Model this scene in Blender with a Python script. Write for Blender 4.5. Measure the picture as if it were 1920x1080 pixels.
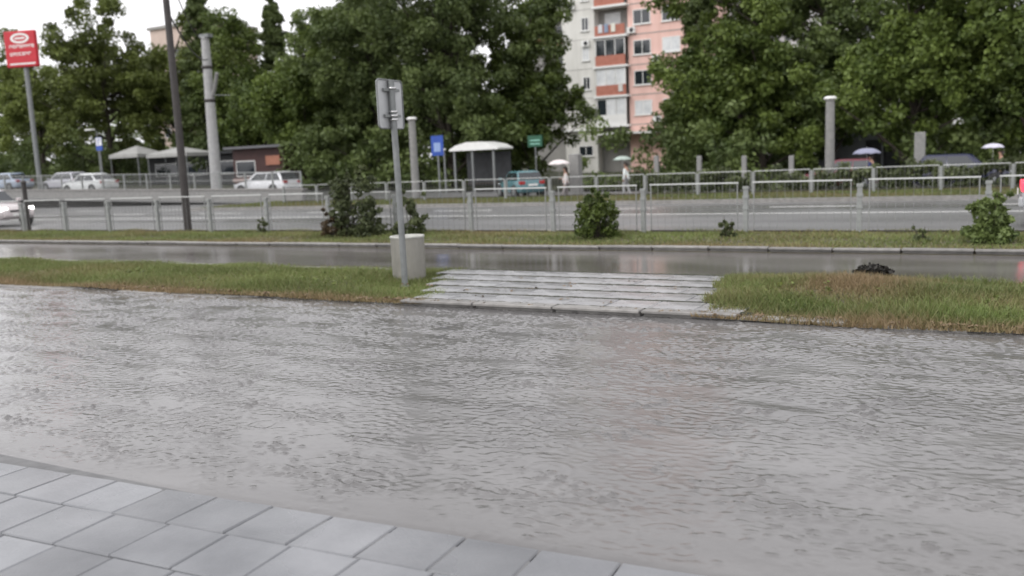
import bpy, math, random
import numpy as np
from mathutils import Vector, Matrix

for o in list(bpy.data.objects): bpy.data.objects.remove(o, do_unlink=True)
scene = bpy.context.scene
col = scene.collection
RAD = math.radians

# ------------------------------------------------------------------ camera
# world: X runs along the street (right), Y across it (away), Z up; eye at x=y=0
EYE, PITCH, ROLL, YAW = 1.75, RAD(8.287), RAD(2.5), RAD(29.0)
cam = bpy.data.cameras.new('camera'); camo = bpy.data.objects.new('camera', cam); col.objects.link(camo)
cam.sensor_width = 36.0; cam.lens = 36.0 * 1660 / 1920; cam.clip_start = 0.05; cam.clip_end = 2000
_f = Vector((0, math.cos(PITCH), -math.sin(PITCH))); _r = Vector((1, 0, 0)); _u = _r.cross(_f)
_R = _r * math.cos(ROLL) - _u * math.sin(ROLL); _U = _r * math.sin(ROLL) + _u * math.cos(ROLL)
_m = Matrix((_R, _U, -_f)).transposed()
camo.matrix_world = Matrix.Translation((0, 0, EYE)) @ Matrix.Rotation(YAW, 4, 'Z') @ _m.to_4x4()
cam.dof.use_dof = True; cam.dof.focus_distance = 6.3; cam.dof.aperture_fstop = 1.5
scene.camera = camo
scene.cycles.max_bounces = 5; scene.cycles.diffuse_bounces = 3; scene.cycles.glossy_bounces = 3; scene.cycles.transmission_bounces = 3

# ------------------------------------------------------------------ light: overcast rain sky
w = bpy.data.worlds.new('World'); scene.world = w; w.use_nodes = True
nt = w.node_tree; nt.nodes.clear()
sky = nt.nodes.new('ShaderNodeTexSky'); sky.sky_type = 'NISHITA'; sky.sun_disc = False
SUN_EL, SUN_ROT = RAD(48), RAD(200)
sky.sun_elevation = SUN_EL; sky.sun_rotation = SUN_ROT; sky.air_density = 1.0; sky.dust_density = 4.0; sky.ozone_density = 1.0
hs = nt.nodes.new('ShaderNodeHueSaturation'); hs.inputs['Saturation'].default_value = 0.06
mixs = nt.nodes.new('ShaderNodeMix'); mixs.data_type = 'RGBA'; mixs.inputs['Factor'].default_value = 0.55
mixs.inputs[7].default_value = (10.75, 10.6, 10.95, 1)      # flat cloud deck
bg = nt.nodes.new('ShaderNodeBackground'); bg.inputs['Strength'].default_value = 0.15
wo = nt.nodes.new('ShaderNodeOutputWorld')
nt.links.new(sky.outputs[0], hs.inputs['Color']); nt.links.new(hs.outputs[0], mixs.inputs[6])
nt.links.new(mixs.outputs[2], bg.inputs['Color']); nt.links.new(bg.outputs[0], wo.inputs[0])
sl = bpy.data.lights.new('sun', 'SUN'); sl.energy = 0.6; sl.angle = RAD(25); sl.color = (1, 0.97, 0.93)
so = bpy.data.objects.new('sun', sl); col.objects.link(so)
so.rotation_euler = (RAD(90) - SUN_EL, 0, RAD(180) - SUN_ROT)
scene.view_settings.view_transform = 'Standard'; scene.view_settings.look = 'None'
scene.view_settings.gamma = 1.0; scene.view_settings.exposure = 0.26
try: scene.view_settings.use_curve_mapping = False
except Exception: pass

# ------------------------------------------------------------------ helpers
rnd = random.Random(7)
NP = np.random.default_rng(11)
MATS = {}

def mat(name, c, rough=0.7, var=0.12, scale=4.0, bump=0.0, bscale=30.0, metal=0.0, spec=0.5, c2=None, rvar=0.0,
        objrand=0.0, emit=None, estr=0.0, trans=0.0, coat=0.0, stretch=(1, 1, 1), detail=5.0, coord='Object'):
    if name in MATS: return MATS[name]
    m = bpy.data.materials.new(name); m.use_nodes = True; t = m.node_tree
    b = t.nodes['Principled BSDF']
    tc = t.nodes.new('ShaderNodeTexCoord'); mp = t.nodes.new('ShaderNodeMapping'); mp.inputs['Scale'].default_value = stretch
    if coord == 'World':
        ge = t.nodes.new('ShaderNodeNewGeometry'); t.links.new(ge.outputs['Position'], mp.inputs['Vector'])
    else:
        t.links.new(tc.outputs['Object'], mp.inputs['Vector'])
    n = t.nodes.new('ShaderNodeTexNoise'); n.inputs['Scale'].default_value = scale; n.inputs['Detail'].default_value = detail
    n.inputs['Roughness'].default_value = 0.6
    t.links.new(mp.outputs[0], n.inputs['Vector'])
    r = t.nodes.new('ShaderNodeValToRGB')
    lo = tuple(x * (1 - var) for x in c); hi = tuple(min(1, x * (1 + var)) for x in (c2 or c))
    if c2: lo = c; hi = c2
    r.color_ramp.elements[0].position = 0.32; r.color_ramp.elements[1].position = 0.68
    r.color_ramp.elements[0].color = (*lo, 1); r.color_ramp.elements[1].color = (*hi, 1)
    t.links.new(n.outputs['Fac'], r.inputs[0])
    out = r.outputs[0]
    if objrand:
        oi = t.nodes.new('ShaderNodeObjectInfo'); mr = t.nodes.new('ShaderNodeMapRange')
        mr.inputs['To Min'].default_value = 1 - objrand; mr.inputs['To Max'].default_value = 1 + objrand
        t.links.new(oi.outputs['Random'], mr.inputs['Value'])
        hv = t.nodes.new('ShaderNodeHueSaturation'); t.links.new(out, hv.inputs['Color']); t.links.new(mr.outputs[0], hv.inputs['Value'])
        out = hv.outputs[0]
    t.links.new(out, b.inputs['Base Color'])
    b.inputs['Roughness'].default_value = rough; b.inputs['Metallic'].default_value = metal
    b.inputs['Specular IOR Level'].default_value = spec
    if coat: b.inputs['Coat Weight'].default_value = coat; b.inputs['Coat Roughness'].default_value = 0.08
    if trans: b.inputs['Transmission Weight'].default_value = trans
    if rvar:
        n2 = t.nodes.new('ShaderNodeTexNoise'); n2.inputs['Scale'].default_value = scale * 0.35; n2.inputs['Detail'].default_value = 4
        t.links.new(mp.outputs[0], n2.inputs['Vector'])
        m2 = t.nodes.new('ShaderNodeMapRange'); m2.inputs['From Min'].default_value = 0.35; m2.inputs['From Max'].default_value = 0.65
        m2.inputs['To Min'].default_value = max(0.02, rough - rvar); m2.inputs['To Max'].default_value = min(1, rough + rvar)
        t.links.new(n2.outputs['Fac'], m2.inputs['Value']); t.links.new(m2.outputs[0], b.inputs['Roughness'])
    if bump:
        n3 = t.nodes.new('ShaderNodeTexNoise'); n3.inputs['Scale'].default_value = bscale; n3.inputs['Detail'].default_value = 4
        t.links.new(mp.outputs[0], n3.inputs['Vector'])
        bp = t.nodes.new('ShaderNodeBump'); bp.inputs['Strength'].default_value = bump; bp.inputs['Distance'].default_value = 0.02
        t.links.new(n3.outputs['Fac'], bp.inputs['Height']); t.links.new(bp.outputs[0], b.inputs['Normal'])
    if emit:
        b.inputs['Emission Color'].default_value = (*emit, 1); b.inputs['Emission Strength'].default_value = estr
    MATS[name] = m
    return m

def leafmat(name, dark, light, dry=None, trans=0.25):
    m = bpy.data.materials.new(name); m.use_nodes = True; t = m.node_tree; b = t.nodes['Principled BSDF']
    a = t.nodes.new('ShaderNodeAttribute'); a.attribute_name = 'tint'
    r = t.nodes.new('ShaderNodeValToRGB'); r.color_ramp.elements[0].color = (*dark, 1); r.color_ramp.elements[1].color = (*light, 1)
    t.links.new(a.outputs['Fac'], r.inputs[0]); out = r.outputs[0]
    if dry:
        d = t.nodes.new('ShaderNodeAttribute'); d.attribute_name = 'dry'
        mx = t.nodes.new('ShaderNodeMix'); mx.data_type = 'RGBA'; mx.inputs[7].default_value = (*dry, 1)
        t.links.new(d.outputs['Fac'], mx.inputs['Factor']); t.links.new(out, mx.inputs[6]); out = mx.outputs[2]
    oi = t.nodes.new('ShaderNodeObjectInfo'); mr = t.nodes.new('ShaderNodeMapRange')
    mr.inputs['To Min'].default_value = 0.8; mr.inputs['To Max'].default_value = 1.2
    t.links.new(oi.outputs['Random'], mr.inputs['Value'])
    hv = t.nodes.new('ShaderNodeHueSaturation'); t.links.new(out, hv.inputs['Color']); t.links.new(mr.outputs[0], hv.inputs['Value'])
    t.links.new(hv.outputs[0], b.inputs['Base Color']); b.inputs['Roughness'].default_value = 0.5; b.inputs['Specular IOR Level'].default_value = 0.35
    tr = t.nodes.new('ShaderNodeBsdfTranslucent'); t.links.new(hv.outputs[0], tr.inputs['Color'])
    ms = t.nodes.new('ShaderNodeMixShader'); ms.inputs[0].default_value = trans
    o = t.nodes['Material Output']; t.links.new(b.outputs[0], ms.inputs[1]); t.links.new(tr.outputs[0], ms.inputs[2]); t.links.new(ms.outputs[0], o.inputs['Surface'])
    return m

class MB:
    def __init__(s): s.v = []; s.f = []; s.smooth = []
    def add(s, vs, fs, sm=False):
        n = len(s.v); s.v += [tuple(x) for x in vs]; s.f += [tuple(i + n for i in q) for q in fs]; s.smooth += [sm] * len(fs); return s
    def box(s, x0, x1, y0, y1, z0, z1):
        return s.add([(x0,y0,z0),(x1,y0,z0),(x1,y1,z0),(x0,y1,z0),(x0,y0,z1),(x1,y0,z1),(x1,y1,z1),(x0,y1,z1)],
                     [(0,3,2,1),(4,5,6,7),(0,1,5,4),(1,2,6,5),(2,3,7,6),(3,0,4,7)])
    def cbox(s, x0, x1, y0, y1, z0, z1, b=0.01, jit=0.0, r=rnd):
        # box with a chamfered top edge
        j = lambda: r.uniform(-jit, jit)
        v = [(x0,y0,z0),(x1,y0,z0),(x1,y1,z0),(x0,y1,z0)]
        v += [(x0,y0,z1-b),(x1,y0,z1-b),(x1,y1,z1-b),(x0,y1,z1-b)]
        v += [(x0+b,y0+b,z1+j()),(x1-b,y0+b,z1+j()),(x1-b,y1-b,z1+j()),(x0+b,y1-b,z1+j())]
        f = [(0,3,2,1),(8,9,10,11)]
        for k in range(4):
            k2 = (k+1) % 4; f += [(k,k2,k2+4,k+4),(k+4,k2+4,k2+8,k+8)]
        return s.add(v, f)
    def tube(s, pts, rad, n=8, caps=True, sm=True):
        pts = [Vector(p) for p in pts]; rad = rad if hasattr(rad, '__len__') else [rad] * len(pts)
        vs = []; prev = None
        for i, p in enumerate(pts):
            d = (pts[min(i+1, len(pts)-1)] - pts[max(i-1, 0)]).normalized()
            a = d.cross(Vector((0, 0, 1))) if abs(d.z) < 0.95 else d.cross(Vector((0, 1, 0)))
            a.normalize()
            if prev is not None and a.dot(prev) < 0: a = -a
            prev = a; b = d.cross(a)
            for k in range(n):
                t = 2 * math.pi * k / n; vs.append(p + (a * math.cos(t) + b * math.sin(t)) * rad[i])
        fs = []
        for i in range(len(pts) - 1):
            for k in range(n):
                k2 = (k + 1) % n; fs.append((i*n+k, i*n+k2, (i+1)*n+k2, (i+1)*n+k))
        s.add(vs, fs, sm)
        if caps: s.add(vs[:n], [tuple(range(n))[::-1]]); s.add(vs[-n:], [tuple(range(n))])
        return s
    def lathe(s, prof, n=20, c=(0, 0, 0), sm=True):
        vs = [(c[0] + r * math.cos(2*math.pi*k/n), c[1] + r * math.sin(2*math.pi*k/n), c[2] + z) for r, z in prof for k in range(n)]
        fs = [(i*n+k, i*n+(k+1) % n, (i+1)*n+(k+1) % n, (i+1)*n+k) for i in range(len(prof)-1) for k in range(n)]
        return s.add(vs, fs, sm)
    def prism(s, poly, axis, a, b):
        # poly of 2d points extruded along an axis ('x','y','z')
        def P(u, v, t): return {'x': (t, u, v), 'y': (u, t, v), 'z': (u, v, t)}[axis]
        n = len(poly); vs = [P(u, v, a) for u, v in poly] + [P(u, v, b) for u, v in poly]
        return s.add(vs, [tuple(range(n))[::-1], tuple(range(n, 2*n))] + [(k, (k+1) % n, n+(k+1) % n, n+k) for k in range(n)])
    def mesh(s, name, m):
        me = bpy.data.meshes.new(name); me.from_pydata(s.v, [], s.f)
        me.polygons.foreach_set('use_smooth', s.smooth); me.materials.append(m); me.update(); return me
    def build(s, name, m, parent=None, loc=None):
        return link(name, s.mesh(name, m), parent, loc)

def link(name, me, parent=None, loc=None, rz=0):
    o = bpy.data.objects.new(name, me); col.objects.link(o)
    if parent: o.parent = parent
    if loc is not None: o.location = loc
    if rz: o.rotation_euler.z = rz
    return o
def tag(o, label=None, cat=None, group=None, kind=None):
    if label: o['label'] = label
    if cat: o['category'] = cat
    if group: o['group'] = group
    if kind: o['kind'] = kind
    return o
def thing(name, label, cat, loc=(0, 0, 0), rz=0, group=None):
    o = link(name, None, None, loc, rz); o.empty_display_size = 0.3; return tag(o, label, cat, group)
def copy_tree(o, parent=None):
    c = o.copy(); col.objects.link(c); c.parent = parent
    for ch in list(o.children): copy_tree(ch, c)
    return c
def zf(x): return -0.35 + max(0.0, -20 - x) * 0.025      # the far side of the road climbs to the left
def bevel(o, wd=0.03, seg=2):
    b = o.modifiers.new('bevel', 'BEVEL'); b.width = wd; b.segments = seg; b.limit_method = 'ANGLE'; b.angle_limit = RAD(35); return o

def leaf_mesh(name, clumps, n_per, size, m, rng, up=0.3, aspect=0.6, squash=0.8):
    C = np.array([c[:3] for c in clumps]); R = np.array([c[3] for c in clumps]); K = len(clumps)
    idx = np.repeat(np.arange(K), n_per); N = len(idx)
    d = rng.normal(size=(N, 3)); d /= np.linalg.norm(d, axis=1)[:, None]
    rr = R[idx] * rng.random(N) ** 0.45
    P = C[idx] + d * rr[:, None] * np.array([1, 1, squash])
    nrm = rng.normal(size=(N, 3)) + d * 0.5; nrm[:, 2] += up; nrm /= np.linalg.norm(nrm, axis=1)[:, None]
    a = np.cross(nrm, rng.normal(size=(N, 3))); a /= np.linalg.norm(a, axis=1)[:, None]
    b = np.cross(nrm, a); s = size * rng.uniform(0.6, 1.35, N)[:, None]
    V = np.stack([P - a*s, P - b*s*aspect - nrm*s*0.12, P + a*s, P + b*s*aspect + nrm*s*0.1], 1).reshape(-1, 3)
    ct = rng.random(K)
    tint = np.clip(0.55 * ct[idx] + 0.45 * rng.random(N), 0, 1)
    return raw_mesh(name, V, 4, m, {'tint': tint})
def raw_mesh(name, V, k, m, attrs):
    N = len(V) // k
    me = bpy.data.meshes.new(name); me.vertices.add(len(V)); me.vertices.foreach_set('co', V.astype(np.float32).ravel())
    me.loops.add(N*k); me.loops.foreach_set('vertex_index', np.arange(N*k, dtype=np.int32))
    me.polygons.add(N); me.polygons.foreach_set('loop_start', np.arange(0, N*k, k, dtype=np.int32)); me.polygons.foreach_set('loop_total', np.full(N, k, dtype=np.int32))
    me.update(calc_edges=True)
    for an, av in attrs.items():
        at = me.attributes.new(an, 'FLOAT', 'FACE'); at.data.foreach_set('value', av.astype(np.float32))
    me.materials.append(m); me.validate(); return me
def grid_mesh(name, x, y, Z, m, smooth=True):
    nx, ny = len(x), len(y); X, Y = np.meshgrid(x, y, indexing='xy')
    V = np.stack([X, Y, Z], -1).reshape(-1, 3)
    i = np.arange(nx*ny).reshape(ny, nx); Q = np.stack([i[:-1, :-1], i[:-1, 1:], i[1:, 1:], i[1:, :-1]], -1).reshape(-1, 4)
    me = bpy.data.meshes.new(name); me.vertices.add(len(V)); me.vertices.foreach_set('co', V.astype(np.float32).ravel())
    me.loops.add(Q.size); me.loops.foreach_set('vertex_index', Q.astype(np.int32).ravel())
    me.polygons.add(len(Q)); me.polygons.foreach_set('loop_start', np.arange(0, Q.size, 4, dtype=np.int32)); me.polygons.foreach_set('loop_total', np.full(len(Q), 4, dtype=np.int32))
    me.polygons.foreach_set('use_smooth', np.full(len(Q), smooth)); me.update(calc_edges=True); me.materials.append(m); return me
def fftnoise(nx, ny, dx, dy, lx, ly, rot=0.0, p=2.0, seed=0):
    r = np.random.default_rng(seed); F = np.fft.fft2(r.normal(size=(ny, nx)))
    kx = np.fft.fftfreq(nx, dx)[None, :]; ky = np.fft.fftfreq(ny, dy)[:, None]
    c, s = math.cos(rot), math.sin(rot); ax = (kx*c + ky*s) * lx; ay = (-kx*s + ky*c) * ly
    k = np.sqrt(ax**2 + ay**2); g = np.exp(-np.abs(np.log(k + 1e-6))**2 * p)
    z = np.fft.ifft2(F * g).real; return z / z.std()

# ------------------------------------------------------------------ materials
concrete = mat('concrete', (0.19, 0.19, 0.185), 0.75, 0.18, 5, bump=0.25, bscale=50, c2=(0.26, 0.255, 0.245))
wetslab = mat('wet_slab', (0.26, 0.26, 0.268), 0.28, 0.1, 5, bump=0.06, bscale=60, c2=(0.33, 0.33, 0.338), rvar=0.14, objrand=0.14)
wettile = mat('wet_tile', (0.145, 0.15, 0.16), 0.27, 0.08, 2.2, bump=0.10, bscale=70, c2=(0.215, 0.22, 0.232), rvar=0.2, objrand=0.20, coord='World')
joint = mat('joint_sand', (0.15, 0.15, 0.152), 0.8, 0.2, 8)
kerbm = mat('kerb_concrete', (0.17, 0.163, 0.155), 0.45, 0.2, 7, bump=0.3, bscale=40, c2=(0.27, 0.26, 0.247), objrand=0.15)
asphalt_wet = mat('wet_asphalt', (0.085, 0.075, 0.068), 0.15, 0.2, 0.45, bump=0.05, bscale=30, c2=(0.20, 0.19, 0.183), rvar=0.12, coord='World', stretch=(0.5, 1.6, 1))
asphalt_road = mat('road_asphalt', (0.115, 0.114, 0.114), 0.36, 0.2, 0.6, bump=0.10, bscale=50, c2=(0.17, 0.17, 0.17), rvar=0.14, coord='World', stretch=(0.3, 1.5, 1))
soil = mat('wet_soil', (0.075, 0.06, 0.042), 0.8, 0.3, 6, bump=0.6, bscale=25, c2=(0.11, 0.105, 0.06), coord='World')
paint = mat('road_paint', (0.62, 0.62, 0.60), 0.4, 0.2, 12, c2=(0.78, 0.78, 0.76), coord='World')
galv = mat('galvanised_steel', (0.17, 0.18, 0.18), 0.5, 0.12, 9, metal=0.3, c2=(0.23, 0.24, 0.24))
fencep = mat('fence_paint', (0.21, 0.22, 0.215), 0.45, 0.12, 12, c2=(0.28, 0.29, 0.28))
railp = mat('rail_paint', (0.50, 0.51, 0.50), 0.4, 0.1, 12)
fencebar = mat('fence_bar', (0.22, 0.225, 0.22), 0.5, 0.12, 12)
darkmetal = mat('dark_pole', (0.035, 0.03, 0.028), 0.5, 0.25, 5, bump=0.2)
white = mat('white_paint', (0.74, 0.74, 0.72), 0.4, 0.06, 6)
black = mat('black_rubber', (0.02, 0.02, 0.02), 0.6, 0.2, 9)
glass = mat('dark_glass', (0.02, 0.025, 0.03), 0.06, 0.1, 3, spec=0.8)
chrome = mat('chrome', (0.6, 0.6, 0.6), 0.2, 0.05, 3, metal=1.0)
bark = mat('bark', (0.055, 0.045, 0.035), 0.85, 0.35, 9, bump=0.6, bscale=25)
redlamp = mat('tail_light_lit', (0.5, 0.02, 0.04), 0.2, 0.05, 3, emit=(1.0, 0.06, 0.10), estr=1.6)
headlamp = mat('head_light_lit', (0.8, 0.8, 0.8), 0.15, 0.05, 3, emit=(1.0, 0.97, 0.92), estr=5.0)
redlens = mat('red_lens', (0.35, 0.02, 0.02), 0.2, 0.05, 3)
clearlens = mat('clear_lens', (0.6, 0.62, 0.64), 0.1, 0.05, 3)

# ================================================================== THE SETTING
MB().add([(-900, -200, -0.9), (900, -200, -0.9), (900, 1500, -0.9), (-900, 1500, -0.9)], [(0, 1, 2, 3)]).build('ground', soil)
tag(bpy.data.objects['ground'], 'dark earth reaching out to the horizon under the whole scene', 'ground', kind='structure')

# near pavement: every slab its own piece
pav = MB().box(-30, 12, -6, 3.06, -0.5, 0.088).build('pavement', joint); tag(pav, 'wet grey paved footway in the foreground', 'pavement', kind='structure')
P = 0.362; ang = RAD(3.6); ca, sa = math.cos(ang), math.sin(ang)
tile_meshes = []
for k in range(6):
    t = MB().cbox(-P/2 + 0.003, P/2 - 0.003, -P/2 + 0.004, P/2 - 0.004, -0.05, 0, 0.007, 0.0015); tile_meshes.append(t.mesh('tile', wettile))
ox, oy = -3.08, 2.735
for j in range(-7, 1):
    for i in range(-14, 18):
        lx, ly = (i + 0.5) * P, (j + 0.5) * P
        sk = -0.12 * ly
        x = ox + (lx + sk) * ca - ly * sa; y = oy + lx * sa + ly * ca
        edge = (j == 0)
        o = link('tile', tile_meshes[rnd.randrange(6)], pav, (x, y, 0.1 + rnd.uniform(-0.002, 0.002) - (0.006 if edge else 0)), ang)
        o.rotation_euler.x = rnd.uniform(-0.006, 0.006) - (0.018 if edge else 0); o.rotation_euler.y = rnd.uniform(-0.006, 0.006)

# flooded street: rain-chopped running water
dx, dy = 0.0155, 0.0135
wx = np.arange(-15.5, 1.8, dx); wy = np.arange(2.86, 8.62, dy); nx, ny = len(wx), len(wy)
rip = fftnoise(nx, ny, dx, dy, 0.15, 0.085, RAD(-4), 2.0, 1)
rip2 = fftnoise(nx, ny, dx, dy, 0.11, 0.06, RAD(9), 2.6, 2)
big = fftnoise(nx, ny, dx, dy, 1.6, 0.9, RAD(-10), 1.2, 3)
swell = fftnoise(nx, ny, dx, dy, 2.5, 0.8, RAD(-5), 1.5, 4)
mask = np.clip(0.5 + 0.5 * big, 0.15, 1.7)
wave = np.clip(fftnoise(nx, ny, dx, dy, 0.13, 0.052, RAD(-3), 2.4, 8) - 0.75, 0, 2.2) * np.clip(0.45 + 0.8 * fftnoise(nx, ny, dx, dy, 0.9, 0.5, 0, 1.2, 9), 0.05, 2.4)
rid = np.sign(rip) * np.abs(rip) ** 1.3
calm = np.clip((wy - 3.0) / 0.5, 0.15, 1.0)[:, None]
Z = 0.088 + (0.0016 * mask * rid + 0.0009 * mask * rip2 + 0.0052 * wave) * calm + 0.002 * swell
WX, WY = np.meshgrid(wx, wy, indexing='xy')
for k in range(70):                                        # rings left by single raindrops
    cx, cy, rr_ = rnd.uniform(-7, 0.5), rnd.uniform(3.3, 7.5), rnd.uniform(.05, .14)
    i0, i1 = np.searchsorted(wx, (cx - .3, cx + .3)); j0, j1 = np.searchsorted(wy, (cy - .3, cy + .3))
    d = np.hypot(WX[j0:j1, i0:i1] - cx, WY[j0:j1, i0:i1] - cy) - rr_
    Z[j0:j1, i0:i1] += 0.0025 * np.cos(2*np.pi*d/.055) * np.exp(-(d/.03)**2)
Z += (WY - 3.15 - (WX + 3) * 0.06 < 0) * (-0.03 * np.clip(3.15 + (WX + 3) * 0.06 - WY, 0, 1) / 0.3)
water = mat('flood_water', (0.122, 0.118, 0.117), 0.14, 0.1, 0.9, bump=0.06, bscale=45, c2=(0.168, 0.163, 0.161), spec=0.5, coord='World', stretch=(0.6, 1.6, 1))
wm = grid_mesh('flood_water', wx, wy, Z, water); wo_ = link('flood_water', wm)
tag(wo_, 'grey rain-rippled flood water covering the near street', 'water', kind='structure')
MB().box(-60, 12, 3.06, 8.5, -0.5, 0.0).build('street', asphalt_road); tag(bpy.data.objects['street'], 'asphalt street lying under the flood water', 'road', kind='structure')
for nm, x0, x1 in (('flood_water', -60, -15.49), ('flood_water', 1.78, 12)):
    o = MB().add([(x0, 3.06, 0.088), (x1, 3.06, 0.088), (x1, 8.6, 0.088), (x0, 8.6, 0.088)], [(0, 1, 2, 3)]).build(nm, water)
    tag(o, 'flood water running on beyond the edge of view', 'water', kind='structure')

# island between the street and the side lane
isl = MB().box(-60, 12, 8.56, 11.12, -0.5, 0.06).build('island', soil); tag(isl, 'narrow island with grass and a slab crossing between street and lane', 'island', kind='structure')
kerb_m = [MB().cbox(-0.49, 0.49, -.035, 0.14, -0.028, 0, 0.008, 0.003).box(-.48, .48, .025, .14, -.3, -.029).mesh('kerbstone', kerbm) for _ in range(4)]
for k in range(-28, 5):
    x = k + 0.3
    if -6.2 < x < -2.2: dz = 0.006
    else: dz = rnd.uniform(-0.03, -0.02) if -2.2 <= x < -1.2 else rnd.uniform(-0.072, -0.045)
    o = link('kerbstone', kerb_m[k % 4], isl, (x, 8.43 + x * 0.012 + 0.09 + rnd.uniform(-.012, .012), 0.152 + dz), rnd.uniform(-.012, .012)); o.rotation_euler.y = rnd.uniform(-.006, .006)
for k in range(-30, 5):
    x = k + 0.55
    o = link('kerbstone', kerb_m[k % 4], isl, (x, 11.06 + rnd.uniform(-.012, .012), 0.135 + rnd.uniform(-.01, .006)), rnd.uniform(-.01, .01))
slab_m = [MB().cbox(-0.2405, 0.2405, -0.222, 0.222, -0.06, 0, 0.006, 0.0015).mesh('slab', wetslab) for _ in range(5)]
for j in range(5):
    y = 8.86 + j * 0.482; x0 = -6.15 - 0.24 * j; n = 8 if j < 2 else 9
    for i in range(n):
        o = link('slab', slab_m[rnd.randrange(5)], isl, (x0 + 0.25 + i * 0.495 + rnd.uniform(-.004, .004), y + rnd.uniform(-.002, .002), 0.155 + .004*j + rnd.uniform(-.0012, .0012)), rnd.uniform(-.003, .003))
        o.rotation_euler.x = -.013 + rnd.uniform(-.003, .003); o.rotation_euler.y = rnd.uniform(-.003, .003)

mossm = mat('joint_moss', (0.022, 0.025, 0.016), 0.9, 0.4, 25, c2=(0.05, 0.05, 0.03))
for j in range(6):
    y = 8.86 + (j - 0.5) * 0.482; x0 = -6.15 - 0.24 * j + 0.1; x1 = x0 + 0.495 * (8 if j < 2 else 9); ms = MB(); vv = []
    n = int((x1 - x0) / 0.04)
    for i in range(n + 1):
        x = x0 + (x1 - x0) * i / n; h = 0.155 + 0.004 * j + 0.0026 + rnd.uniform(-.005, .0015)
        vv += [(x, y - 0.016 - rnd.uniform(0, .008), h - .022), (x, y + 0.008, h), (x, y + 0.030, h - .02)]
    ms.add(vv, [q for i in range(n) for q in ((i*3, i*3+3, i*3+4, i*3+1), (i*3+1, i*3+4, i*3+5, i*3+2))]).build('moss_joint', mossm, isl)
def bumps(x, y, s=1.0): return 0.5 * (np.sin(x * 2.1 * s + 1.3 * np.sin(y * 1.7 * s)) + np.sin(y * 2.7 * s + 0.9 * np.sin(x * 1.3 * s + 2)))
def isl_h(x, y):
    u = np.clip((y - 8.58) / 2.45, 0, 1); h = 0.115 + 0.06 * np.sin(np.pi * u) * np.clip(np.minimum(np.abs(x + 7.6) + (x < -7.6) * 9, 9) * 0 + np.where(x < -5, np.clip((-6.6 - (y - 8.6) * 0.5 - x) / 0.8, 0, 1), 1), 0, 1) + 0.018 * bumps(x, y)
    return h + 0.075 * np.exp(-((x + 1.4)**2 / 2.2 + (y - 10.3)**2 / 0.7))
def turf(x0, x1, y0, y1, hf, label, kindname='turf'):
    xs = np.arange(x0, x1 + 1e-6, 0.12); ys = np.linspace(y0, y1, max(4, int((y1 - y0) / 0.12)))
    X, Y = np.meshgrid(xs, ys, indexing='xy'); o = link('turf', grid_mesh('turf', xs, ys, hf(X, Y), soil)); tag(o, label, 'turf', kind='structure'); return o
turf(-30, -6.35, 8.62, 11.05, isl_h, 'soil bank under the grass left of the slab crossing')
turf(-2.35, 8, 8.62, 11.05, isl_h, 'soil mound under the grass right of the slab crossing')
grassm = leafmat('grass_blade', (0.09, 0.125, 0.035), (0.20, 0.26, 0.08), dry=(0.27, 0.20, 0.115), trans=0.3)
def grass(name, label, n, pts_fn, hf, hgt, wid, dryf, rng):
    x, y = pts_fn(n); z = hf(x, y); N = len(x)
    h = hgt * rng.uniform(0.4, 1.3, N) * (0.75 + 0.35 * bumps(x * 1.4 + 5, y * 1.9)); a = rng.uniform(0, 2*np.pi, N)
    l = rng.normal(0, 0.55, (N, 2)) * h[:, None]; wv = np.stack([np.cos(a), np.sin(a)], 1) * (wid * rng.uniform(.7, 1.4, N))[:, None]
    B = np.stack([x, y, z], 1); z0 = np.zeros(N)
    V = np.stack([B + np.c_[wv, z0], B - np.c_[wv, z0], B + np.c_[l, h]], 1).reshape(-1, 3)
    tint = np.clip(0.45 + 0.35 * bumps(x * .9, y * 1.3) + rng.normal(0, .2, N), 0, 1); dry = np.clip(dryf(x, y) + rng.normal(0, .18, N), 0, 1)
    o = link(name, raw_mesh(name, V, 3, grassm, {'tint': tint, 'dry': dry})); tag(o, label, 'grass', kind='stuff'); return o
r5 = np.random.default_rng(5)
def leftpts(n):
    x = -5.9 - 17 * r5.random(n) ** 1.25; y = r5.uniform(8.42, 11.14, n); k = x < -6.15 - (y - 8.6) * 0.48 + 0.09 * np.sin(y * 7) + 0.05 * np.sin(y * 19) + 0.30; return x[k], y[k]
def rightpts(n):
    x = r5.uniform(-3.4, 3.2, n); y = r5.uniform(8.40, 11.16, n); k = x > -2.42 - (y - 8.6) * 0.16 + 0.08 * np.sin(y * 8) + 0.05 * np.sin(y * 17) - 0.14; return x[k], y[k]
grass('grass', 'green grass on the island left of the slab crossing', 130000, leftpts, isl_h, 0.085, 0.006,
      lambda x, y: 0.15 + 0.75 * np.clip(1 - (y - 8.5) / 0.28, 0, 1) + 0.35 * np.clip(bumps(x * .8 + 3, y * .6), 0, 1) * (x < -9.5), r5)
grass('grass', 'half dry grass on the mound right of the slab crossing', 75000, rightpts, isl_h, 0.10, 0.006,
      lambda x, y: 0.22 + 0.9 * np.exp(-((x + 1.35)**2 / 0.5 + (y - 10.2)**2 / 0.45)) + 0.6 * np.clip(1 - (y - 8.5) / 0.3, 0, 1) + .25 * bumps(x * 2, y * 2), r5)

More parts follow.
